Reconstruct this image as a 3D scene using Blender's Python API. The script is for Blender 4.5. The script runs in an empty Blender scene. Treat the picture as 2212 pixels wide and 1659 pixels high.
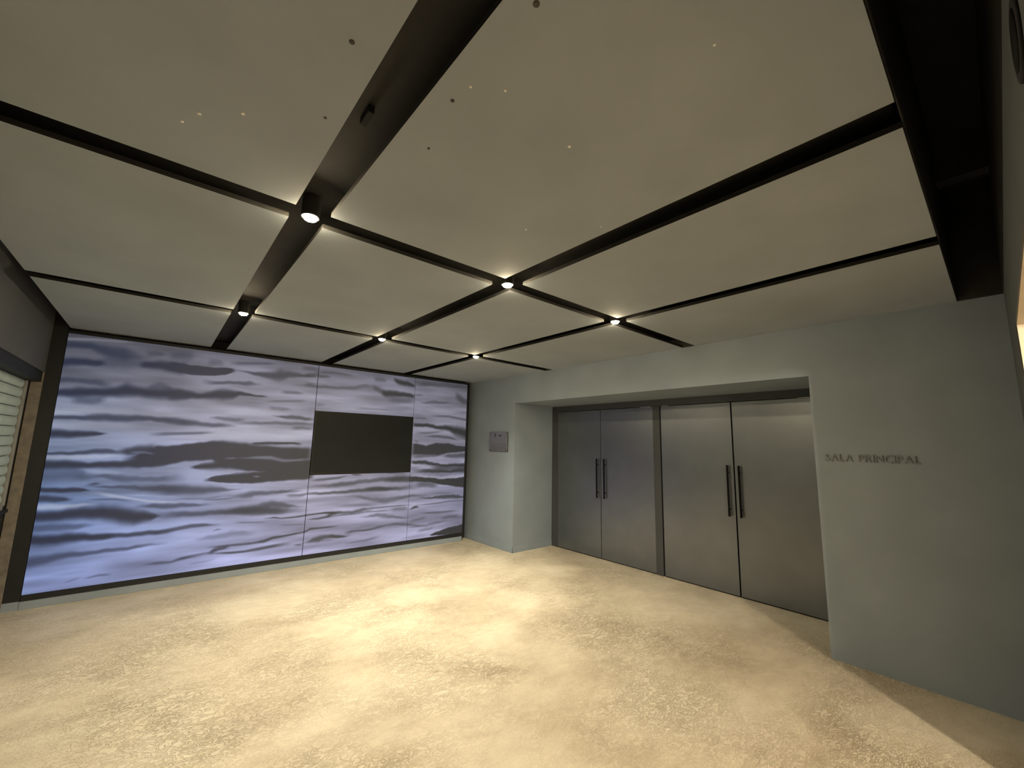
import bpy, bmesh, math, random
import numpy as np
from mathutils import Vector, Matrix
random.seed(7)
S = bpy.context.scene
COL = S.collection

# ------------------------------------------------------------------ settings
EXPO = 0.0
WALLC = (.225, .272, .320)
PANELC = (.315, .362, .412)
LENS = 950.0
PRINT = 0.9
FL0, FL1, FL2 = (.425, .37, .285), (.52, .465, .365), (.60, .55, .445)
LAMPC = (1.0, .885, .655)
SPOTA, SPOTB = 128, 1.0
POW = ((55, 35, 22), (165, 170, 340))
HLX, HLY, HL0, HL1, HLS = 1.74, -1.79, 2.08, 2.34, 1600
HLC = (1.0, .84, .62)
BASEG = [[(82,84,96),(112,112,127),(126,125,141),(118,118,134),(98,98,108)],
         [(132,142,168),(160,160,182),(165,163,180),(155,153,172),(140,138,155)],
         [(102,128,176),(144,152,186),(172,168,190),(162,160,182),(140,140,168)],
         [(140,155,208),(165,172,218),(172,170,205),(165,163,195),(150,148,175)]]
DOORC, DOORR, DOORM = (.195, .212, .235), .36, .88
# ------------------------------------------------------------------ camera, world, exposure
cam_d = bpy.data.cameras.new('camera')
cam_d.sensor_fit = 'HORIZONTAL'; cam_d.sensor_width = 36.0
cam_d.lens = 893.2934 / 2212 * 36.0
cam_d.clip_start = 0.02
cam = bpy.data.objects.new('camera', cam_d); COL.objects.link(cam)
yaw, pitch, roll = (math.radians(a) for a in (-40.2108, 8.2802, 1.2585))
fwd = Vector((-math.sin(yaw)*math.cos(pitch), math.cos(yaw)*math.cos(pitch), math.sin(pitch)))
rt = Vector((math.cos(yaw), math.sin(yaw), 0)); up = rt.cross(fwd)
r2 = math.cos(roll)*rt + math.sin(roll)*up
u2 = -math.sin(roll)*rt + math.cos(roll)*up
M = Matrix((r2, u2, -fwd)).transposed().to_4x4(); M.translation = Vector((0, 0, 1.55))
cam.matrix_world = M
S.camera = cam

w = bpy.data.worlds.new('night'); S.world = w; w.use_nodes = True
w.node_tree.nodes['Background'].inputs[0].default_value = (.8, .9, 1.0, 1)
w.node_tree.nodes['Background'].inputs[1].default_value = 0.004
S.view_settings.view_transform = 'Standard'; S.view_settings.look = 'None'
S.view_settings.gamma = 1.0; S.view_settings.use_curve_mapping = False
S.view_settings.exposure = EXPO

# room measures (metres): x runs along the light wall, y towards it, camera over the origin
H = 2.582          # underside of the ceiling panels
XD = 4.063         # wall with the doors
XR = 4.867         # door plane, at the back of the recess
YR1, YR2, HR = 4.72, 0.995, 2.163
YM = 5.785         # face of the light wall
YB = 5.95          # wall behind it
XL = -0.875        # wall with the roller shutter
YN = -0.095        # face of the near wall
NT = 0.22          # its thickness
XJ, XJ0, HJ = 3.147, -0.70, 2.187   # opening in the near wall

# ------------------------------------------------------------------ helpers
def lin(c):
    return tuple(((v/255)/12.92 if v/255 <= .04045 else ((v/255+.055)/1.055)**2.4) for v in c)

def box(bm, x0, x1, y0, y1, z0, z1):
    vs = [bm.verts.new((x, y, z)) for x in (x0, x1) for y in (y0, y1) for z in (z0, z1)]
    for f in ((0,1,3,2),(4,6,7,5),(0,4,5,1),(2,3,7,6),(0,2,6,4),(1,5,7,3)):
        bm.faces.new([vs[i] for i in f])

def mesh_obj(name, bm, mat, parent=None, smooth=False, bevel=0.0, loc=None):
    bmesh.ops.recalc_face_normals(bm, faces=bm.faces[:])
    if bevel:
        bmesh.ops.bevel(bm, geom=bm.edges[:], offset=bevel, segments=2, profile=.5, affect='EDGES', clamp_overlap=True)
    me = bpy.data.meshes.new(name); bm.to_mesh(me); bm.free()
    if smooth:
        for p in me.polygons: p.use_smooth = True
    me.materials.append(mat)
    o = bpy.data.objects.new(name, me); COL.objects.link(o)
    if loc: o.location = loc
    if parent: o.parent = parent
    return o

def boxes(name, lst, mat, parent=None, bevel=0.0, loc=None):
    bm = bmesh.new()
    for b in lst: box(bm, *b)
    return mesh_obj(name, bm, mat, parent, bevel=bevel, loc=loc)

def struct(o, label=None):
    o['kind'] = 'structure'
    if label: o['label'] = label
    return o

def thing(name, label, cat, loc=(0,0,0), group=None):
    o = bpy.data.objects.new(name, None); o.empty_display_size = .1
    COL.objects.link(o); o.location = loc; o['label'] = label; o['category'] = cat
    if group: o['group'] = group
    return o

def lathe(bm, prof, n=32, axis='Z', c=(0,0,0)):
    rings = []
    for r, h in prof:
        ring = []
        for k in range(n):
            a = 2*math.pi*k/n
            p = {'Z': (r*math.cos(a), r*math.sin(a), h), 'Y': (r*math.cos(a), h, r*math.sin(a)), 'X': (h, r*math.cos(a), r*math.sin(a))}[axis]
            ring.append(bm.verts.new((p[0]+c[0], p[1]+c[1], p[2]+c[2])))
        rings.append(ring)
    for a, b in zip(rings, rings[1:]):
        for k in range(n):
            bm.faces.new((a[k], a[(k+1) % n], b[(k+1) % n], b[k]))
    if prof[0][0] > 1e-6: bm.faces.new(rings[0])
    if prof[-1][0] > 1e-6: bm.faces.new(rings[-1])

# ------------------------------------------------------------------ materials
def mat(name, col, rough=.6, metal=0.0, var=0.0, scale=6.0, bump=0.0, bscale=60.0, spec=.5, stretch=None, col2=None, det=5.0):
    m = bpy.data.materials.new(name); m.use_nodes = True
    nt = m.node_tree; N, L = nt.nodes, nt.links
    b = N['Principled BSDF']
    b.inputs['Roughness'].default_value = rough; b.inputs['Metallic'].default_value = metal
    b.inputs['Specular IOR Level'].default_value = spec
    b.inputs['Base Color'].default_value = (*col, 1)
    tc = N.new('ShaderNodeTexCoord'); mp = N.new('ShaderNodeMapping')
    L.new(tc.outputs['Object'], mp.inputs['Vector'])
    if stretch: mp.inputs['Scale'].default_value = stretch
    if var or col2:
        nz = N.new('ShaderNodeTexNoise'); nz.inputs['Scale'].default_value = scale; nz.inputs['Detail'].default_value = det
        L.new(mp.outputs['Vector'], nz.inputs['Vector'])
        cr = N.new('ShaderNodeValToRGB')
        a = tuple(c*(1-var) for c in col); d = col2 if col2 else tuple(min(1, c*(1+var)) for c in col)
        cr.color_ramp.elements[0].position = .3; cr.color_ramp.elements[1].position = .7
        cr.color_ramp.elements[0].color = (*a, 1); cr.color_ramp.elements[1].color = (*d, 1)
        L.new(nz.outputs['Fac'], cr.inputs['Fac']); L.new(cr.outputs['Color'], b.inputs['Base Color'])
    if bump:
        n2 = N.new('ShaderNodeTexNoise'); n2.inputs['Scale'].default_value = bscale; n2.inputs['Detail'].default_value = 3
        L.new(mp.outputs['Vector'], n2.inputs['Vector'])
        bp = N.new('ShaderNodeBump'); bp.inputs['Strength'].default_value = bump; bp.inputs['Distance'].default_value = .01
        L.new(n2.outputs['Fac'], bp.inputs['Height']); L.new(bp.outputs['Normal'], b.inputs['Normal'])
    return m

def emis(name, col, strength):
    m = bpy.data.materials.new(name); m.use_nodes = True
    b = m.node_tree.nodes['Principled BSDF']
    b.inputs['Base Color'].default_value = (.8, .8, .8, 1)
    b.inputs['Emission Color'].default_value = (*col, 1); b.inputs['Emission Strength'].default_value = strength
    return m

M_wall = mat('grey_wall_paint', WALLC, .55, var=.06, scale=3, bump=.06, bscale=90)
M_wall2 = mat('dark_grey_wall', (.078, .085, .09), .6, var=.08, scale=3, bump=.06, bscale=90)  # darker even grey for the left and near walls
M_panel = mat('plaster_panel', PANELC, .8, var=.07, scale=2.2, bump=.04, bscale=40)
M_black = mat('black_paint', (.012, .012, .012), .8, var=.25, scale=5, bump=.05)
M_chan = mat('channel_black', (.014, .014, .0135), .8, var=.25, scale=5, bump=.05)
M_void = mat('dark_void_paint', (.035, .036, .036), .85, var=.35, scale=4, bump=.1, bscale=30)
M_frame = mat('dark_frame_metal', (.013, .0145, .017), .55, var=.1, scale=9, spec=.3)
M_door = mat('dark_grey_door_lacquer', DOORC, DOORR, DOORM, var=.06, scale=3.5, bump=.015, bscale=25, spec=.5)
M_dframe = mat('door_frame_paint', (.044, .048, .053), .45, var=.08, scale=4)
M_gap = mat('gap_black', (.004, .004, .004), .9, var=.2)
M_handle = mat('black_handle', (.004, .004, .004), .7, var=.2, scale=20, spec=.1)
M_steel = mat('brushed_steel', (.38, .39, .40), .34, .85, var=.2, scale=30, stretch=(1, 1, 9), bump=.03, bscale=60)
M_pivot = mat('pivot_steel', (.8, .8, .8), .25, 1.0, var=.1, scale=20)
M_engr = mat('engraving', (.05, .05, .05), .6, var=.2, scale=40)
M_text = mat('engraved_text', (.30, .30, .33), .5, 0.6, var=.4, scale=260)
M_letter = mat('dark_grey_letters', (.19, .215, .225), .6, var=.1, scale=20)
M_screen = mat('screen_glass', (.013, .0155, .017), .45, var=.1, scale=4, spec=.14)
M_bezel = mat('television_bezel', (.016, .016, .015), .22, var=.1, scale=8, spec=.6)
M_conc = mat('raw_jamb_plaster', (.165, .15, .125), .85, var=.25, scale=14, bump=.4, bscale=50)
M_slat = mat('shutter_slat_paint', (.42, .52, .49), .5, var=.10, scale=9, bump=.03)
M_guide = mat('shutter_guide', (.22, .23, .22), .5, var=.15, scale=12)
M_cream = mat('cream_wall', (.62, .54, .42), .8, var=.05, scale=3, bump=.05)
M_fleck = mat('white_fleck', (.85, .85, .80), .7, var=.1, scale=90)
M_plug = mat('grey_plug', (.07, .068, .058), .8, var=.2, scale=90)
M_thresh = mat('timber_threshold', (.20, .13, .08), .7, var=.3, scale=12, stretch=(1, .1, 1))
M_trimring = mat('black_lamp_ring', (.02, .02, .02), .5, var=.2, scale=30)
M_lens = emis('lamp_lens', (1.0, .80, .50), LENS)

def floor_material():
    m = bpy.data.materials.new('troweled_concrete'); m.use_nodes = True
    nt = m.node_tree; N, L = nt.nodes, nt.links
    b = N['Principled BSDF']; b.inputs['Specular IOR Level'].default_value = .35
    tc = N.new('ShaderNodeTexCoord')
    def noise(scale, det, dist, st=(1, 1, 1), rough=.55):
        mp = N.new('ShaderNodeMapping'); mp.inputs['Scale'].default_value = st
        mp.inputs['Rotation'].default_value = (0, 0, .5)
        L.new(tc.outputs['Object'], mp.inputs['Vector'])
        n = N.new('ShaderNodeTexNoise'); n.inputs['Scale'].default_value = scale
        n.inputs['Detail'].default_value = det; n.inputs['Distortion'].default_value = dist; n.inputs['Roughness'].default_value = rough
        L.new(mp.outputs['Vector'], n.inputs['Vector']); return n.outputs['Fac']
    def ramp(src, stops):
        r = N.new('ShaderNodeValToRGB'); e = r.color_ramp.elements
        e[0].position, e[0].color = stops[0][0], (*stops[0][1], 1)
        e[1].position, e[1].color = stops[-1][0], (*stops[-1][1], 1)
        for p, c in stops[1:-1]:
            k = e.new(p); k.color = (*c, 1)
        L.new(src, r.inputs['Fac']); return r.outputs['Color']
    def math_(op, a, bb):
        n = N.new('ShaderNodeMath'); n.operation = op
        for i, v in enumerate((a, bb)):
            if isinstance(v, (int, float)): n.inputs[i].default_value = v
            else: L.new(v, n.inputs[i])
        return n.outputs[0]
    def mix(f, a, bb, mode='MIX'):
        n = N.new('ShaderNodeMix'); n.data_type = 'RGBA'; n.blend_type = mode
        if isinstance(f, (int, float)): n.inputs['Factor'].default_value = f
        else: L.new(f, n.inputs['Factor'])
        L.new(a, n.inputs[6]); L.new(bb, n.inputs[7]); return n.outputs[2]
    # broad tone patches of the screed
    broad = ramp(noise(1.1, 5, .6, (1, 1.3, 1)), [(.30, FL0), (.50, FL1), (.70, FL2)])
    mid = ramp(noise(7, 6, .8, (1, 1.7, 1)), [(.32, (.80, .79, .77)), (.66, (1, 1, 1))])
    col = mix(.65, broad, mid, 'MULTIPLY')
    # worm-like trowel marks: ridges of distorted noise, absent where the patch mask is low
    patch = noise(.9, 3, .4)
    pm = math_('MULTIPLY', math_('SUBTRACT', patch, .33), 3.4)
    pmn = N.new('ShaderNodeClamp'); L.new(pm, pmn.inputs[0]); pm = pmn.outputs[0]
    wn = noise(19, 2.2, 1.5, (1, 1.8, 1), .5)
    rid = math_('ABSOLUTE', math_('SUBTRACT', wn, .5), 0)
    lines = math_('SUBTRACT', 1.0, math_('MULTIPLY', rid, 11.0))
    cl = N.new('ShaderNodeClamp'); L.new(lines, cl.inputs[0]); lines = cl.outputs[0]
    lines = math_('MULTIPLY', lines, pm)
    lc = ramp(lines, [(0, (1, 1, 1)), (1, (.70, .665, .58))])
    col = mix(1.0, col, lc, 'MULTIPLY')
    # a few darker scuffs
    sc = ramp(noise(22, 2, .3, (1, 3.2, 1)), [(.70, (1, 1, 1)), (.80, (.72, .68, .60))])
    col = mix(.6, col, sc, 'MULTIPLY')
    L.new(col, b.inputs['Base Color'])
    rg = ramp(noise(3, 4, .2), [(.3, (.42, .42, .42)), (.7, (.60, .60, .60))])
    L.new(rg, b.inputs['Roughness'])
    hgt = math_('ADD', math_('MULTIPLY', noise(30, 2.5, 1.2, (1, 1.9, 1)), .8), math_('MULTIPLY', lines, -.5))
    hgt = math_('MULTIPLY', hgt, math_('ADD', math_('MULTIPLY', pm, .8), .2))
    bp = N.new('ShaderNodeBump'); bp.inputs['Strength'].default_value = .75; bp.inputs['Distance'].default_value = .014
    L.new(hgt, bp.inputs['Height']); L.new(bp.outputs['Normal'], b.inputs['Normal'])
    return m
M_floor = floor_material()

def print_material():
    m = bpy.data.materials.new('backlit_water_print'); m.use_nodes = True
    nt = m.node_tree; b = nt.nodes['Principled BSDF']
    b.inputs['Base Color'].default_value = (.02, .02, .02, 1); b.inputs['Roughness'].default_value = .45
    b.inputs['Specular IOR Level'].default_value = .3
    a = nt.nodes.new('ShaderNodeVertexColor'); a.layer_name = 'print'
    nt.links.new(a.outputs['Color'], b.inputs['Emission Color'])
    b.inputs['Emission Strength'].default_value = PRINT
    return m
M_print = print_material()

# ------------------------------------------------------------------ room shell
HX0, HX1, HY0 = -2.6, 5.2, -5.2      # the hall beyond the opening
struct(boxes('floor', [(HX0, XR+.3, HY0, YB+.2, -.15, 0)], M_floor), 'tan troweled concrete floor with worm-like trowel marks')
struct(boxes('wall_back', [(XL-.5, XD+.3, YB, YB+.2, 0, 3.3)], M_black), 'black wall behind the backlit water picture')

wr = struct(boxes('wall_right', [
    (XD, XR+.25, YR1, YB, 0, H+.02),
    (XD, XD+.30, YN-NT, YR2, 0, H), (XD+.30, XR+.25, YR2-.3, YR2, 0, H),
    (XD, XR+.25, YR2, YR1, HR, H)], M_wall), 'grey painted wall with a deep recess for four doors')
boxes('upper_wall', [(XD, XD+.3, YN-NT, YB, H, 3.4)], M_void, wr)
struct(boxes('wall_recess', [(XR+.09, XR+.25, YR2, YR1, 0, HR)], M_gap), 'unlit blank behind the doors')
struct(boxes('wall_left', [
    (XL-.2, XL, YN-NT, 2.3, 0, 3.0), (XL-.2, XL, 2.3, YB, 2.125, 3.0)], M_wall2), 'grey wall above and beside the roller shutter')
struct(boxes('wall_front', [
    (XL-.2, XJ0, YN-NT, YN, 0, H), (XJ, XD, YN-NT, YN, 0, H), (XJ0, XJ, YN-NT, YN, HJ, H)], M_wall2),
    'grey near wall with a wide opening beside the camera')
rv = struct(boxes('trim_1', [(XJ-.006, XJ, YN-NT+.002, YN-.004, 0, HJ-.006), (XJ0, XJ, YN-NT+.002, YN-.004, HJ-.006, HJ)], M_cream), 'cream reveal lining of the opening in the near wall')
struct(boxes('wall_hall', [(HX0, HX1, HY0-.1, HY0, 0, 2.7), (HX0-.1, HX0, HY0, YN-NT, 0, 2.7), (HX1, HX1+.1, HY0, YN-NT, 0, 2.7),
    (HX0, XL-.2, YN-NT, YN-NT+.1, 0, 2.7), (XD+.3, HX1, YN-NT, YN-NT+.1, 0, 2.7)], M_cream), 'cream walls of the hall behind the camera')
struct(boxes('ceiling_hall', [(HX0, HX1, HY0, YN-NT, 2.7, 2.8)], M_cream), 'cream ceiling of the hall behind the camera')

# ceiling: a black slab over the channels, panels hung below it, an open shaft by the near wall
ceil = struct(boxes('ceiling', [(XL+.113, XD, .11, YB, H+.10, H+.16), (XL+.10, XL+.113, .11, YB, H+.10, 3.0), (XL-.2, XL+.113, YN-NT, YB, 3.0, 3.05),
    (XL-.2, XD, .11, .13, H+.1, 3.34), (XL-.2, XD, YN-NT, .13, 3.34, 3.4), (XL-.2, XD, YN-NT, YN, H, 3.34)], M_chan),
    'ceiling of grey plaster panels parted by black channels, black shaft along the near wall')
boxes('beam', [(3.27, 3.36, YN, .11, 3.10, 3.34)], M_void, ceil)
boxes('shaft_lining', [(XL, XD, .108, .112, H+.021, 3.34), (XL, XD, YN-.001, YN+.002, H+.001, 3.34)], M_black, ceil)
CX = [(-.762, .355), (.505, 1.56), (1.71, 2.74), (2.865, XD-.001)]
CY = [(.112, 1.935), (2.068, 3.937), (4.07, 5.93)]
panels = {}
for i, (x0, x1) in enumerate(CX):
    for j, (y0, y1) in enumerate(CY):
        p = panels[i, j] = boxes('panel', [(x0, x1, y0, y1, H, H+.022)], M_panel, ceil)
        p.data.materials.append(M_chan)      # cut edges and backs blackened in colour so the lamps don't light them up
        for f in p.data.polygons:
            if f.normal.z > -.5: f.material_index = 1
def speck(name, m, x, y, r, par, h=.003):
    bm = bmesh.new(); lathe(bm, [(r*.7, H-h), (r, H-h*.5), (r, H+.001)], 10, 'Z', (x, y, 0))
    mesh_obj(name, bm, m, par, smooth=False)
for x, y, r in ((.274, 1.003, .0075), (.572, .987, .0065), (.570, .616, .0085), (.62, 1.22, .005), (.30, 1.32, .005)):
    speck('plug', M_plug, x, y, r, panels[0 if x < .36 else 1, 0])
for x, y, r in ((-.012, 1.576, .006), (-.053, 1.656, .005), (.095, 1.48, .006), (.585, .909, .004), (.669, .851, .005),
                (.983, .881, .006), (.984, .384, .004), (1.493, 1.138, .005), (1.25, 1.40, .005)):
    speck('plaster_fleck', M_fleck, x, y, r, panels[0 if x < .36 else 1, 0])

# skirting, only where the photograph shows it
struct(boxes('baseboard_right', [(XD-.007, XD, YR1-.007, YB-.04, 0, .075), (XD-.007, XR, YR1-.007, YR1, 0, .075)], M_wall, bevel=.002), 'low grey skirting left of the door recess')
struct(boxes('trim_2', [(XL, -.772, YM+.002, YB, 0.075, 2.90)], M_frame), 'black upright filler at the left end of the light wall')
struct(boxes('baseboard_back', [(XL, -.775, YM+.004, YB, 0, .074)], M_wall), 'grey plinth return at the left end of the light wall')
struct(boxes('trim_3', [(XL-.078, XL, YM-.004, YM+.16, 0, 2.128)], M_conc, bevel=.003), 'rough beige jamb beside the roller shutter')
struct(boxes('trim_4', [(XL-.2, XL-.01, 2.3, YM+.1, 2.03, 2.124), (XL-.2, XL-.082, 5.70, YM+.1, 0, 2.03)], M_frame), 'dark frame around the roller shutter')
struct(boxes('trim_5', [(XL-.2, XL-.002, 2.3, YM-.005, 0, .004)], M_thresh), 'brown threshold strip under the roller shutter')

# ------------------------------------------------------------------ doors
PO = (XR-.002, XR+.09)
struct(boxes('trim_6', [
    (XR, XR+.09, 4.600, YR1, 0, HR), (XR, XR+.09, 2.823, 2.915, 0, 2.073), (XR, XR+.09, YR2, 1.083, 0, 2.073),
    (XR, XR+.09, YR2, 4.600, 2.078, HR)], M_dframe, bevel=.0015), 'dark door frame with a post between the two door pairs')
leaves = [(4.597, 3.763, 'leftmost dark door leaf of the far pair', 3.808, 0),
          (3.754, 2.918, 'right-hand dark door leaf of the far pair, by the frame post', 3.680, 1),
          (2.805, 1.953, 'dark door leaf just right of the frame post, left of the near pair', 2.006, 0),
          (1.939, 1.086, 'rightmost dark door leaf, with the bright sheen', 1.886, 1)]
for n, (ya, yb, lab, hy, side) in enumerate(leaves):
    d = struct(boxes('door_%d' % (n+1), [(XR+.004, XR+.05, yb, ya, .012, 2.071)], M_door, bevel=.002), lab)
    bm = bmesh.new()
    box(bm, XR-.034, XR-.022, hy-.0095, hy+.0095, .822, 1.372)
    for z in (.90, 1.29): box(bm, XR-.023, XR+.005, hy-.006, hy+.006, z-.006, z+.006)
    mesh_obj('handle', bm, M_handle, d)
    ys = {0: [], 1: [(3.10, 2.945)], 2: [(2.772, 2.70)], 3: [(1.29, 1.20)]}[n]
    for p, q in ys: boxes('pivot_plate', [(XR-.004, XR+.004, q, p, 2.0725, 2.0775)], M_pivot, d)
    boxes('bottom_seal', [(XR+.010, XR+.04, yb+.004, ya-.004, .002, .013)], M_gap, d)

# ------------------------------------------------------------------ light wall
PX = (-.767, 1.531, 2.937, 3.903); ZB, ZT = .1255, 2.527
TV = (1.533, 2.935, 1.112, 1.927)
lb = thing('light_box', 'wide backlit picture of rippling blue-grey water filling the far wall', 'light box', (1.57, YM+.08, 0))
def lw(o):
    o.parent = lb; o.matrix_parent_inverse = Matrix.Translation((-1.57, -YM-.08, 0)); return o
lw(boxes('frame', [(-.769, 3.925, YM-.004, YM+.04, .072, ZB-.002), (-.769, 3.925, YM-.002, YM+.04, ZT+.002, ZT+.030),
    (3.905, 3.925, YM-.002, YM+.14, .072, ZT+.03)], M_frame, bevel=.001))
lw(boxes('box_body', [(-.769, 3.92, YM+.012, YM+.14, .07, ZT+.025)], M_gap))
lw(boxes('plinth', [(-.773, 3.902, YM, YM+.12, 0, .0715)], M_wall, bevel=.002))

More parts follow.
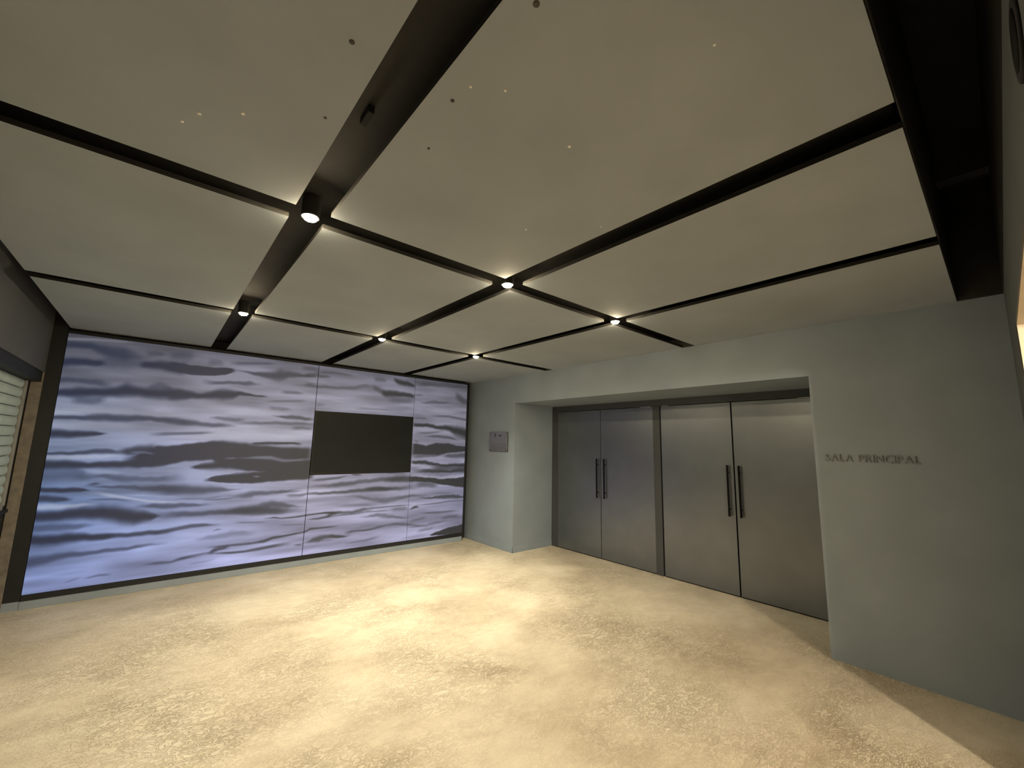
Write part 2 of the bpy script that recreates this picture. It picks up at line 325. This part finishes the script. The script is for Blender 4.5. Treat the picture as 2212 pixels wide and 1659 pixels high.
STROKES = """D 0.55 -756 2443 2391 -605 2450 2397 -481 2444 2348 -355 2437 2326 -263 2417 2354
D 0.3 -176 2438 2389 -96 2451 2401 -42 2446 2417
D 0.3 16 2455 2389 136 2482 2392 205 2485 2410
D 0.75 -757 2277 2206 -632 2290 2230 -538 2290 2237 -491 2284 2250
D 0.85 -216 2324 2268 -83 2343 2264 151 2355 2244
D 0.95 14 2353 2251 71 2353 2251 248 2349 2236 370 2343 2243 526 2364 2278 603 2351 2312
D 0.3 -538 2304 2223 -346 2361 2236 -193 2370 2271
D 0.45 -757 2087 2043 -655 2093 2054 -540 2100 2047 -441 2078 2024
D 0.97 -760 1971 1913 -642 2002 1918 -503 2003 1934 -385 2029 1948 -307 2068 1952 -210 2048 1964 -50 2050 1957 117 2060 1958 182 2051 1971 233 2049 1983
D 0.35 -136 2077 2035 -47 2122 2044 55 2083 2047
D 0.4 -655 1916 1851 -518 1922 1856 -448 1935 1881
D 0.6 -765 1721 1690 -612 1731 1698 -474 1752 1693 -280 1757 1696 -74 1756 1714 214 1744 1678
D 0.5 112 1744 1687 134 1742 1684 310 1722 1678 494 1709 1671 621 1707 1676
D 0.8 -763 1589 1520 -654 1587 1523 -542 1581 1533 -473 1577 1541 -403 1576 1563
B 0.25 -749 2482 2459 -566 2509 2485 -319 2522 2501
B 0.2 -760 1791 1735 -483 1825 1765 -185 1812 1764 205 1831 1758
B 0.2 -765 1671 1596 -464 1673 1608 -167 1667 1599
D 0.35 600 2447 2407 714 2456 2423 958 2483 2458 995 2480 2463
D 0.25 358 2442 2373 485 2430 2383
D 0.6 690 2347 2331 829 2348 2308 972 2358 2284 1081 2406 2280 1193 2396 2327 1349 2390 2355 1527 2421 2368
D 0.3 1340 2494 2451 1521 2492 2439
D 0.5 370 2196 2150 445 2189 2158 637 2211 2180 771 2227 2178 841 2210 2186
D 0.35 1137 2150 2116 1290 2157 2123 1353 2146 2128
D 0.3 1001 2020 1996 1148 2033 2008 1378 2052 2027
D 0.25 1009 1947 1906 1156 1949 1908 1232 1938 1913
D 0.3 1399 2281 2238 1488 2274 2247
D 0.88 46 2055 1961 102 2053 1966 218 2043 1976 337 2039 1987 521 2100 1995 618 2098 2012 682 2092 2049 819 2074 2054 953 2066 2053
D 0.55 1091 1837 1820 1241 1846 1804 1357 1844 1802 1510 1827 1793
D 0.35 454 1790 1768 582 1782 1744 746 1784 1745
D 0.35 750 1737 1713 1026 1759 1727 1515 1767 1732
D 0.35 1291 1714 1672 1520 1715 1681
D 0.4 -16 1592 1557 148 1598 1570 321 1608 1582 441 1616 1594
B 0.22 290 1959 1826 539 1919 1827 1014 1898 1840 1312 1910 1876
B 0.35 263 1631 1544 762 1666 1526 1497 1654 1525
D 1 -192 1339 1245 -101 1380 1230 6 1450 1228 173 1463 1267 263 1475 1287 367 1499 1294 499 1513 1300 630 1516 1201 762 1495 1183 1043 1472 1066 1263 1459 1057 1543 1454 1056
D 1 472 1095 1065 563 1129 1054 689 1147 1042 819 1159 1028 989 1170 1029 1200 1222 1044 1549 1301 1056
D 0.8 327 1229 1208 396 1257 1206 517 1278 1196 641 1307 1201
L 0.5 804 1329 1313 933 1340 1313 1074 1344 1304 1223 1303 1270 1336 1302 1277 1515 1318 1288
L 0.35 621 1326 1311 673 1329 1310 724 1329 1314
L 0.45 391 1192 1148 524 1204 1129 714 1192 1139 880 1173 1149 984 1162 1151
L 0.5 926 1113 1098 975 1108 1096
L 0.3 -184 1393 1373 -81 1394 1373 -16 1380 1359
D 0.75 869 1501 1482 1022 1512 1480 1317 1514 1489 1396 1503 1478
L 0.4 1024 1484 1464 1244 1484 1451 1508 1496 1454
D 0.6 -761 1377 1359 -632 1384 1359 -499 1404 1366 -382 1415 1372 -260 1403 1373
D 0.7 -260 1413 1366 -160 1441 1359 -4 1450 1359
B 0.35 -765 1353 1310 -583 1359 1308 -400 1362 1327 -280 1359 1339
D 0.88 -761 1304 1230 -575 1296 1233 -484 1282 1237 -343 1287 1234 -196 1299 1238 -94 1312 1230
D 0.4 -758 1243 1108 -565 1239 1125 -471 1186 1122
B 0.2 -477 1218 1186 -359 1209 1176 -235 1186 1166
D 0.4 -479 1167 1129 -377 1164 1138 -229 1153 1093 -76 1128 1087 200 1140 1083
D 0.5 -452 1083 1064 -407 1091 1069 -378 1083 1070
D 0.45 -436 1064 1044 -269 1056 1030 -66 1040 999 211 1034 971
D 0.8 -754 1054 1018 -634 1051 1011 -523 1043 1008 -455 1023 1011
D 0.65 -765 983 935 -667 977 928 -571 952 927
B 0.45 -767 905 857 -658 903 854 -528 894 856 -415 892 872
B 0.45 -382 1004 978 -308 980 948 -157 938 919 1 895 874 227 866 845
B 0.25 -160 965 952 221 922 908
D 0.3 -421 936 923 -255 932 912 -154 905 892
D 0.98 -774 841 763 -606 839 759 -475 856 765 -336 857 745 -188 830 699 -85 795 676 45 757 696 98 739 718
D 0.5 73 761 711 164 760 705 450 743 700 759 739 694 957 746 677 1391 696 647
D 0.5 -43 851 824 154 850 802 323 838 802 475 827 805
D 0.4 -761 728 668 -592 716 655 -415 704 672
D 0.96 -767 631 549 -680 627 543 -553 624 544 -420 611 552 -303 591 543 -232 583 550
D 0.65 -327 597 549 -184 586 548 17 583 546 183 584 543
D 0.55 109 577 543 270 600 565 382 616 580 499 611 582 591 594 580
D 0.5 -767 441 359 -659 448 382 -534 453 404 -356 445 414 -119 450 418 83 456 436
D 0.3 -374 204 192 -284 219 200 -213 213 194
D 0.2 -504 192 180 -420 218 200
D 0.4 65 263 246 143 267 240 251 256 236 321 279 252 416 293 265
D 0.5 62 1021 945 227 1027 942 400 1011 939 582 995 943 741 972 957
D 0.45 749 904 874 914 925 864 946 931 885 1193 925 893 1415 942 934
D 0.4 1194 909 893 1432 917 904
D 0.35 471 870 860 593 870 855 719 873 861
D 0.3 265 895 886 470 885 876 622 897 886
D 0.5 669 754 702 864 761 685 1030 787 717 1134 803 732 1243 787 723 1357 747 715 1434 725 709
D 0.35 800 736 676 1071 730 652 1287 712 640
D 0.7 1113 617 608 1184 619 604 1258 600 592 1369 602 589 1514 604 592
D 0.7 1468 611 597 1654 620 605 1773 628 609 1916 621 587
D 0.25 811 601 579 1082 574 559
D 0.35 597 536 521 627 543 529 658 535 528
D 0.2 485 464 435 604 478 435 758 504 445 956 481 436
D 0.5 597 358 343 708 357 339 835 355 333 1001 352 329
D 0.6 567 305 284 607 328 285 661 338 306 741 346 316
D 0.6 622 287 272 779 275 253 909 271 249 1042 283 252 1180 294 263 1308 301 269
D 0.65 981 351 336 1103 365 335 1185 390 363 1314 394 374 1500 412 391
D 0.65 1495 402 392 1555 422 404 1597 445 422 1714 441 424 1910 439 428
D 0.35 304 275 254 473 298 270 567 305 284
D 0.15 424 209 195 540 211 197 628 226 215
D 0.4 1437 268 252 1513 266 242
D 0.2 1265 525 509 1523 506 490
D 0.25 1308 879 838 1499 876 835
D 0.35 1538 2456 2426 1749 2474 2443 1953 2458 2437
D 0.4 1543 2396 2366 1675 2413 2382
D 0.4 1378 2376 2351 1496 2395 2365
D 0.35 1362 2255 2226 1717 2269 2233 1966 2290 2248 2121 2339 2285 2340 2352 2286
D 0.4 2284 2346 2291 2400 2303 2237 2469 2277 2233
D 0.75 2424 2283 2217 2493 2285 2202 2634 2287 2214 2778 2285 2228 2929 2264 2218
D 0.3 2298 2457 2403 2388 2468 2413 2468 2455 2411
D 0.75 2596 2482 2437 2682 2469 2401 2805 2460 2391 2932 2416 2382
D 0.3 2546 2195 2106 2760 2203 2123 2920 2217 2148
D 0.25 2091 2017 1985 2306 2016 1990 2567 2019 1997
D 0.2 1546 2026 1986 1640 2023 2003
D 0.4 2955 2478 2408 3257 2488 2440 3536 2507 2445 3906 2523 2471
D 0.4 3689 2373 2273 3810 2308 2208 3918 2254 2203
D 0.35 3075 2172 2148 3273 2200 2158 3550 2205 2180
D 0.25 2940 2277 2254 3068 2289 2260
D 0.35 3312 1976 1952 3561 1991 1961 3901 1949 1917
D 0.3 2949 1930 1902 3154 1931 1907
D 0.85 2943 1827 1781 3160 1838 1791 3362 1812 1764 3571 1821 1748 3717 1803 1680 3926 1780 1637
D 0.3 3039 1699 1676 3220 1712 1682 3434 1731 1713
D 0.45 3197 1652 1629 3370 1669 1628 3579 1652 1616 3738 1607 1589
D 0.3 2970 1583 1566 3047 1568 1545
D 0.96 2953 1532 1363 3182 1502 1364 3381 1546 1352 3587 1538 1388 3731 1510 1400 3923 1488 1414
D 0.4 2959 1375 1308 3454 1364 1340
D 0.5 3524 1364 1317 3897 1389 1315
D 0.75 2952 1274 1230 3194 1266 1215 3463 1211 1176 3919 1217 1168
D 0.7 3073 1138 1093 3332 1132 1086 3606 1114 1079 3923 1144 1083
D 0.5 3330 1190 1121 3922 1168 1119
B 0.3 2977 1074 1029 3472 1024 990 3898 1047 999
B 0.25 3070 1183 1149 3329 1178 1144
B 0.2 3813 1279 1218 3909 1291 1229
B 0.12 3213 2088 2017 3557 2113 2015 3848 2134 2059
D 0.45 1581 1051 1023 1710 1056 1027 1899 1069 1045 1996 1086 1071
D 0.6 2076 1099 1084 2138 1097 1080 2200 1092 1082
D 0.35 2581 1105 1089 2851 1095 1082
D 0.5 1670 972 943 1906 991 941 2207 1019 968 2531 1038 985 2702 1043 978 2954 1040 968
D 0.45 2588 1026 983 2761 1041 976 2954 1040 968
D 0.95 2929 1041 969 3259 1013 945 3460 983 902 3669 987 869 3930 1003 827
D 0.4 3070 953 886 3396 928 859
D 0.55 1454 871 852 1542 884 856 1818 878 849 2113 892 852 2321 907 860 2484 909 857 2654 890 853 2937 904 849
D 0.5 2299 908 862 2484 909 860 2630 891 859
D 0.35 2118 822 792 2384 765 724 2551 754 681 2721 754 700 2932 773 740 3143 766 738
D 0.2 1928 707 678 2230 694 664 2412 671 655
D 0.5 1773 619 600 1840 618 579 1916 618 587 2134 612 578 2287 635 599 2341 625 590
D 0.5 2287 635 622 2447 632 619 2670 636 622 2916 633 620
D 0.35 2135 597 578 2396 585 570 2617 582 567
D 0.3 2684 608 566 2919 601 557
D 0.6 1578 557 548 1686 561 542 1777 576 552 1823 595 557 1869 610 582
D 0.4 1777 566 555 1938 576 561 2239 579 559
D 0.6 2969 570 553 3053 601 574 3103 592 575
D 0.5 3004 594 572 3077 610 588
D 0.35 3101 619 606 3411 625 608 3655 642 625 3899 629 617
D 0.6 3171 725 703 3340 714 692 3541 736 684 3794 721 674 3882 692 674
D 0.25 3297 779 768 3677 769 754
D 0.35 2295 529 508 2454 545 504 2565 535 483 2738 488 457 2916 456 435
D 0.35 2361 342 327 2488 374 343 2608 381 366 2744 393 362 2922 365 333 3107 335 302
D 0.5 2074 354 315 2153 355 335 2308 348 328 2424 355 335
D 0.55 1558 276 263 1636 312 266 1716 339 274 1788 335 293 1863 331 293 1940 317 284 2058 298 279
D 0.5 1845 324 300 1931 318 287 2048 298 282
D 0.2 1664 300 262 1886 272 253
D 0.25 2085 208 189 2318 218 188 2476 238 208
D 0.35 3184 497 481 3418 494 460 3762 488 465
D 0.2 2980 402 369 3226 444 411
D 0.3 3531 405 371 3808 426 379
D 0.3 2985 316 294 3233 322 289 3560 357 322
D 0.25 3124 247 214 3365 275 242
D 0.92 3332 163 140 3569 220 129 3777 243 104 3935 256 85"""
def print_colour(X, Z):
    """colour of the printed water picture at wall positions X, Z (metres)"""
    rng = np.random.RandomState(3)
    u = np.clip((X-PX[0])/(PX[3]-PX[0]), 0, 1); v = np.clip((ZT-Z)/(ZT-ZB), 0, 1)
    G = np.array(BASEG, float)
    fu, fv = u*(G.shape[1]-1), v*(G.shape[0]-1)
    iu = np.minimum(fu.astype(int), G.shape[1]-2); iv = np.minimum(fv.astype(int), G.shape[0]-2)
    a, b = (fu-iu)[:, None], (fv-iv)[:, None]
    base = (G[iv, iu]*(1-a)+G[iv, iu+1]*a)*(1-b)+(G[iv+1, iu]*(1-a)+G[iv+1, iu+1]*a)*b
    def vnoise(sx, sz, seed):
        r = np.random.RandomState(seed); g = r.rand(64, 256)
        x, z = X*sx+40, Z*sz+10
        i, j = np.floor(x).astype(int), np.floor(z).astype(int); p, q = x-i, z-j
        p, q = p*p*(3-2*p), q*q*(3-2*q)
        i, j = i % 255, j % 63
        return (g[j, i]*(1-p)+g[j, i+1]*p)*(1-q)+(g[j+1, i]*(1-p)+g[j+1, i+1]*p)*q
    n = (vnoise(1.3, 8, 1)-.5)*.55+(vnoise(2.6, 19, 2)-.5)*.42+(vnoise(6, 42, 3)-.5)*.16
    base = base*.93*(1+.55*n)[:, None]
    dk = np.zeros_like(X); br = np.zeros_like(X); li = np.zeros_like(X)
    for line in STROKES.split('\n'):
        t = line.split(); k = t[0]; I = float(t[1]); d = np.array(t[2:], float).reshape(-1, 3)/1000
        d = d[np.argsort(d[:, 0])]
        L = d[-1, 0]-d[0, 0]; thk = np.mean(d[:, 1]-d[:, 2])
        sel = np.where((X > d[0, 0]-.3*L) & (X < d[-1, 0]+.3*L))[0]
        if not len(sel): continue
        x, z = X[sel], Z[sel]
        top, bot = np.interp(x, d[:, 0], d[:, 1]), np.interp(x, d[:, 0], d[:, 2])
        wv = .0035*np.sin(x*23+I*40)+.002*np.sin(x*57+thk*900)
        if thk > .03: top = top+wv; bot = bot+wv*.7
        c = (top+bot)/2; h = np.maximum((top-bot)/2, .004)
        I = min(1, I*1.28)
        big = I > .9 and thk > .09
        e = np.maximum(h*(.22 if big else .95), .009)
        s = np.clip((h+e*(.7 if big else .95)-np.abs(z-c))/((1.6 if big else 1.75)*e), 0, 1); s = s*s*(3-2*s)
        lead = max(.05, (.07 if I > .9 else .30)*L)
        f = np.clip((x-d[0, 0]+lead*.5)/lead, 0, 1)*np.clip((d[-1, 0]+lead*.5-x)/lead, 0, 1)
        if d[0, 0] < PX[0]+.08: f = np.clip((d[-1, 0]+lead*.5-x)/lead, 0, 1)
        if d[-1, 0] > PX[3]-.08: f = np.clip((x-d[0, 0]+lead*.5)/lead, 0, 1)
        s = s*f*I
        if k == 'D': dk[sel] = 1-(1-dk[sel])*(1-s)
        elif k == 'B': br[sel] = np.maximum(br[sel], s)
        else: li[sel] = np.maximum(li[sel], s)
    dk = dk*(1-li)
    dcol = np.stack([np.interp(u, [0, .25, .5, 1], c) for c in ([33, 38, 48, 42], [43, 43, 50, 44], [68, 62, 54, 49])], 1)
    col = base+(np.array([205, 205, 218])-base)*(br*.8)[:, None]
    col = col+(dcol-col)*dk[:, None]
    col = np.clip(col, 0, 255)/255
    return np.where(col <= .04045, col/12.92, ((col+.055)/1.055)**2.4)

def print_panel(x0, x1, z0, z1):
    nx, nz = max(2, int((x1-x0)/.0085)), max(2, int((z1-z0)/.0052))
    X, Z = np.meshgrid(np.linspace(x0, x1, nx+1), np.linspace(z0, z1, nz+1))
    X, Z = X.ravel(), Z.ravel()
    me = bpy.data.meshes.new('print_panel')
    V = np.stack([X, np.full_like(X, YM), Z], 1)
    i = np.arange(nx)[None, :]+(nx+1)*np.arange(nz)[:, None]; i = i.ravel()
    F = np.stack([i, i+1, i+nx+2, i+nx+1], 1)
    me.vertices.add(len(V)); me.vertices.foreach_set('co', V.astype(np.float32).ravel())
    me.loops.add(F.size); me.loops.foreach_set('vertex_index', F.astype(np.int32).ravel())
    me.polygons.add(len(F)); me.polygons.foreach_set('loop_start', (np.arange(len(F))*4).astype(np.int32))
    me.update(calc_edges=True); me.validate()
    at = me.color_attributes.new('print', 'FLOAT_COLOR', 'POINT')
    C = np.ones((len(V), 4), np.float32); C[:, :3] = print_colour(X, Z)
    at.data.foreach_set('color', C.ravel())
    me.materials.append(M_print)
    o = bpy.data.objects.new('print_panel', me); COL.objects.link(o); return lw(o)
g = .0035
print_panel(PX[0], PX[1]-g, ZB, ZT)
print_panel(PX[1]+g, PX[2]-g*.6, TV[3]+.002, ZT)
print_panel(PX[1]+g, PX[2]-g*.6, ZB, TV[2]-.010)
print_panel(PX[2]+g*.6, PX[3], ZB, ZT)

tv = thing('television', 'switched-off black television set into the water picture', 'television', ((TV[0]+TV[1])/2, YM, TV[2]))
def ptv(o):
    o.parent = tv; o.matrix_parent_inverse = Matrix.Translation((-(TV[0]+TV[1])/2, -YM, -TV[2])); return o
bm = bmesh.new(); box(bm, TV[0], TV[1], YM-.016, YM+.011, TV[2], TV[3])
ptv(mesh_obj('casing', bm, M_bezel, bevel=.006))
ptv(boxes('screen', [(TV[0]+.012, TV[1]-.012, YM-.0172, YM-.016, TV[2]+.018, TV[3]-.010)], M_screen))

# ------------------------------------------------------------------ roller shutter in the left wall
sh = thing('roller_shutter', 'closed pale green roller shutter in the left wall', 'shutter', (XL-.08, 4.0, 0))
def psh(o):
    o.parent = sh; o.matrix_parent_inverse = Matrix.Translation((-(XL-.08), -4.0, 0)); return o
xs, pit, zs0 = XL-.08, .0845, .925
sl_me = None
for k in range(13):
    z0 = zs0+.012+k*pit
    if sl_me is None:
        bm = bmesh.new(); prof = [(0, .002), (.010, .010), (.017, .026), (.019, .042), (.017, .058), (.010, .074), (0, .082)]
        A = [bm.verts.new((xs-.020+p, 2.36, q)) for p, q in prof]; B = [bm.verts.new((xs-.020+p, 5.605, q)) for p, q in prof]
        for a in range(len(prof)-1): bm.faces.new((A[a], B[a], B[a+1], A[a+1]))
        bm.faces.new(A[::-1]); bm.faces.new(B); bm.faces.new((A[0], A[-1], B[-1], B[0]))
        o = mesh_obj('slat', bm, M_slat); sl_me = o.data
    else:
        o = bpy.data.objects.new('slat', sl_me); COL.objects.link(o)
    o.location.z = z0; psh(o)
for y0, y1 in ((5.600, 5.698), (2.302, 2.37)):
    psh(boxes('guide_rail', [(xs-.03, xs-.012, y0, y1, zs0, 2.028), (xs-.012, xs+.006, y1-.03 if y0 > 4 else y0, y1 if y0 > 4 else y0+.03, zs0, 2.028)], M_guide, bevel=.002))

psh(boxes('bottom_bar', [(xs-.03, xs+.012, 2.36, 5.605, zs0-.03, zs0+.012)], M_guide, bevel=.003))
struct(boxes('trim_7', [(XL-.2, xs-.01, 2.3, 5.70, .004, zs0-.06), (XL-.2, xs+.03, 2.3, 5.70, zs0-.06, zs0-.03)], M_frame, bevel=.002), 'dark panel and sill below the roller shutter')

# ------------------------------------------------------------------ downlights at the channel crossings
LX, LY = (.4325, 1.634, 2.804), (2.001, 4.0)
labels = {(0, 0): 'lit ceiling spot nearest the camera, on the widest black channel',
          (1, 0): 'lit ceiling spot in the middle of the near row of three',
          (2, 0): 'lit ceiling spot nearest the doors, right end of the near row',
          (0, 1): 'lit ceiling spot at the left end of the far row, above the water picture',
          (1, 1): 'lit ceiling spot in the middle of the far row, above the television',
          (2, 1): 'lit ceiling spot at the right end of the far row, near the corner'}
def downlight(x, y, z, label, power, group, zs=.10):
    t = thing('ceiling_spot', label, 'ceiling lamp', (x, y, z), group)
    bm = bmesh.new(); lathe(bm, [(.040, zs), (.040, .004), (.038, -.003), (.033, -.003), (.031, .004), (.0, .004)], 28)
    mesh_obj('housing', bm, M_trimring, t, smooth=False)
    bm = bmesh.new(); lathe(bm, [(.030, .003), (.030, -.005), (.027, -.012), (.018, -.017), (.0005, -.019)], 20)
    mesh_obj('lens', bm, M_lens, t, smooth=True)
    ld = bpy.data.lights.new('beam', 'SPOT'); ld.energy = power; ld.color = LAMPC
    ld.spot_size = math.radians(SPOTA); ld.spot_blend = SPOTB; ld.shadow_soft_size = .025
    lo = bpy.data.objects.new('beam', ld); COL.objects.link(lo); lo.parent = t; lo.location = (0, 0, -.025)
    return t
for (i, j), lab in labels.items():
    downlight(LX[i], LY[j], H, lab, POW[j][i], 'ceiling spots at the channel crossings')

# the lamp of the hall behind the camera, whose light falls in through the opening
hl = thing('hall_lamp', 'tall warm tube lamp standing in the hall behind the camera', 'lamp', (HLX, HLY, 0))
bm = bmesh.new(); lathe(bm, [(.14, 0), (.14, .02), (.04, .035), (.030, HL0-.02), (.050, HL0-.02), (.050, HL0)], 24)
mesh_obj('stand', bm, M_frame, hl)
bm = bmesh.new(); lathe(bm, [(.045, HL0), (.045, HL1)], 24)
mesh_obj('tube', bm, emis('hall_tube', HLC, HLS), hl, smooth=False)
bm = bmesh.new(); lathe(bm, [(.050, HL1), (.050, HL1+.04), (.0005, HL1+.05)], 24)
mesh_obj('cap', bm, M_frame, hl)

# ------------------------------------------------------------------ small things
bx = [('black_box', 'small black box in the wide channel, toward the camera from its nearest spot', (.432, 1.32, .011, .040)),  # dark spots in the channels, built as small black boxes
      ('black_box', 'small black box in the near cross channel, right of the spot by the doors', (3.382, 2.005, .016, .016)),
      ('black_box', 'tiny black box in the far cross channel, near its right end', (3.653, 4.02, .013, .013))]
for nm, lab, (x, y, rx, ry) in bx:
    bm = bmesh.new(); box(bm, -rx, rx, -ry, ry, .070, .10)
    o = mesh_obj(nm, bm, M_gap, bevel=.003, loc=(x, y, H)); o['label'] = lab; o['category'] = 'box'; o['group'] = 'boxes in the ceiling channels'

wd = thing('cover_plate', 'flat round dark cover plate high on the near wall, above the opening', 'cover plate', (1.19, YN, 2.35))
bm = bmesh.new(); lathe(bm, [(.082, 0), (.082, .003), (.078, .005), (.0005, .005)], 32, 'Y')
mesh_obj('rim', bm, M_gap, wd, smooth=True)
bm = bmesh.new(); lathe(bm, [(.060, .0045), (.058, .007), (.0005, .007)], 24, 'Y')
mesh_obj('disc', bm, M_handle, wd, smooth=True)

pl = thing('wall_plaque', 'small brushed steel plaque with two dark emblems left of the doors', 'plaque', (XD, 5.095, 1.585))
def ppl(o): o.parent = pl; return o
ppl(boxes('plate', [(-.016, -.008, -.222, .222, -.150, .150)], M_steel, bevel=.002))
ppl(boxes('backing', [(-.008, 0, -.228, .215, -.153, .150)], M_gap))
for y in (-.200, .200):
    for z in (-.130, .130):
        bm = bmesh.new(); lathe(bm, [(.011, -.016), (.011, -.020), (.006, -.023), (.0005, -.024)], 14, 'X', (0, y, z))
        ppl(mesh_obj('screw', bm, M_engr, smooth=True))
def relief(name, pts, m):
    bm = bmesh.new(); vs = [bm.verts.new((-.0168, y, z)) for y, z in pts]; f = bm.faces.new(vs)
    r = bmesh.ops.extrude_face_region(bm, geom=[f])
    for v in r['geom']:
        if isinstance(v, bmesh.types.BMVert): v.co.x += .0015
    return ppl(mesh_obj(name, bm, m))
e1 = [(.072+.019*math.cos(a)*(1 if math.sin(a) > 0 else .75), .098+.032*math.sin(a)) for a in [2*math.pi*k/16 for k in range(16)]]
relief('emblem', e1, M_engr)
e2 = [(-.048+.001*16*2.0*math.sin(a)**3, .092+.0012*(13*math.cos(a)-5*math.cos(2*a)-2*math.cos(3*a)-math.cos(4*a))) for a in [2*math.pi*k/24 for k in range(24)]]
relief('emblem', e2, M_engr)
for z, ya, yb in ((.056, .100, .050), (.060, -.02, -.075)):
    relief('caption', [(ya, z+.005), (yb, z+.005), (yb, z-.005), (ya, z-.005)], M_text)
for z in (.035, .018, .001, -.016):
    relief('engraved_line', [(.165, z+.004), (-.165, z+.004), (-.165, z-.004), (.165, z-.004)], M_text)

# raised letters on the right-hand wall
sg = thing('wall_lettering', 'dark grey raised letters reading SALA PRINCIPAL right of the doors', 'sign', (XD, .926, 1.476))
cu = bpy.data.curves.new('txt', 'FONT'); cu.size = 1.0
dg = None
def glyph(ch):
    c = bpy.data.curves.new('glyph', 'FONT'); c.body = ch; c.size = 1; c.extrude = .04
    o = bpy.data.objects.new('glyph', c); COL.objects.link(o)
    bpy.context.view_layer.update()
    me = bpy.data.meshes.new_from_object(o.evaluated_get(bpy.context.evaluated_depsgraph_get()))
    bpy.data.objects.remove(o); return me
cur, gl, cache = 0.0, [], {}
for ch in 'SALA PRINCIPAL':
    if ch == ' ': cur += .38; continue
    if ch not in cache: cache[ch] = glyph(ch)
    me = cache[ch]; xs_ = [v.co.x for v in me.vertices]
    x0, x1 = min(xs_), max(xs_); gl.append((me, cur-x0)); cur += (x1-x0)+.13
tot = cur-.13; sx = .540/tot; capz = max(v.co.z if False else v.co.y for v in cache['L'].vertices); sz = .052/capz
done = set()
for me, off in gl:
    if me.name not in done:
        done.add(me.name)
        for v in me.vertices:
            x, y, z = v.co; v.co = (-.006+z*.10-.004*0, -x*sx, y*sz)
        me.materials.clear(); me.materials.append(M_letter)
    o = bpy.data.objects.new('letter', me); COL.objects.link(o)
    o.parent = sg; o.location = (0, -off*sx, 0)
for blk in (cu,): bpy.data.curves.remove(blk)
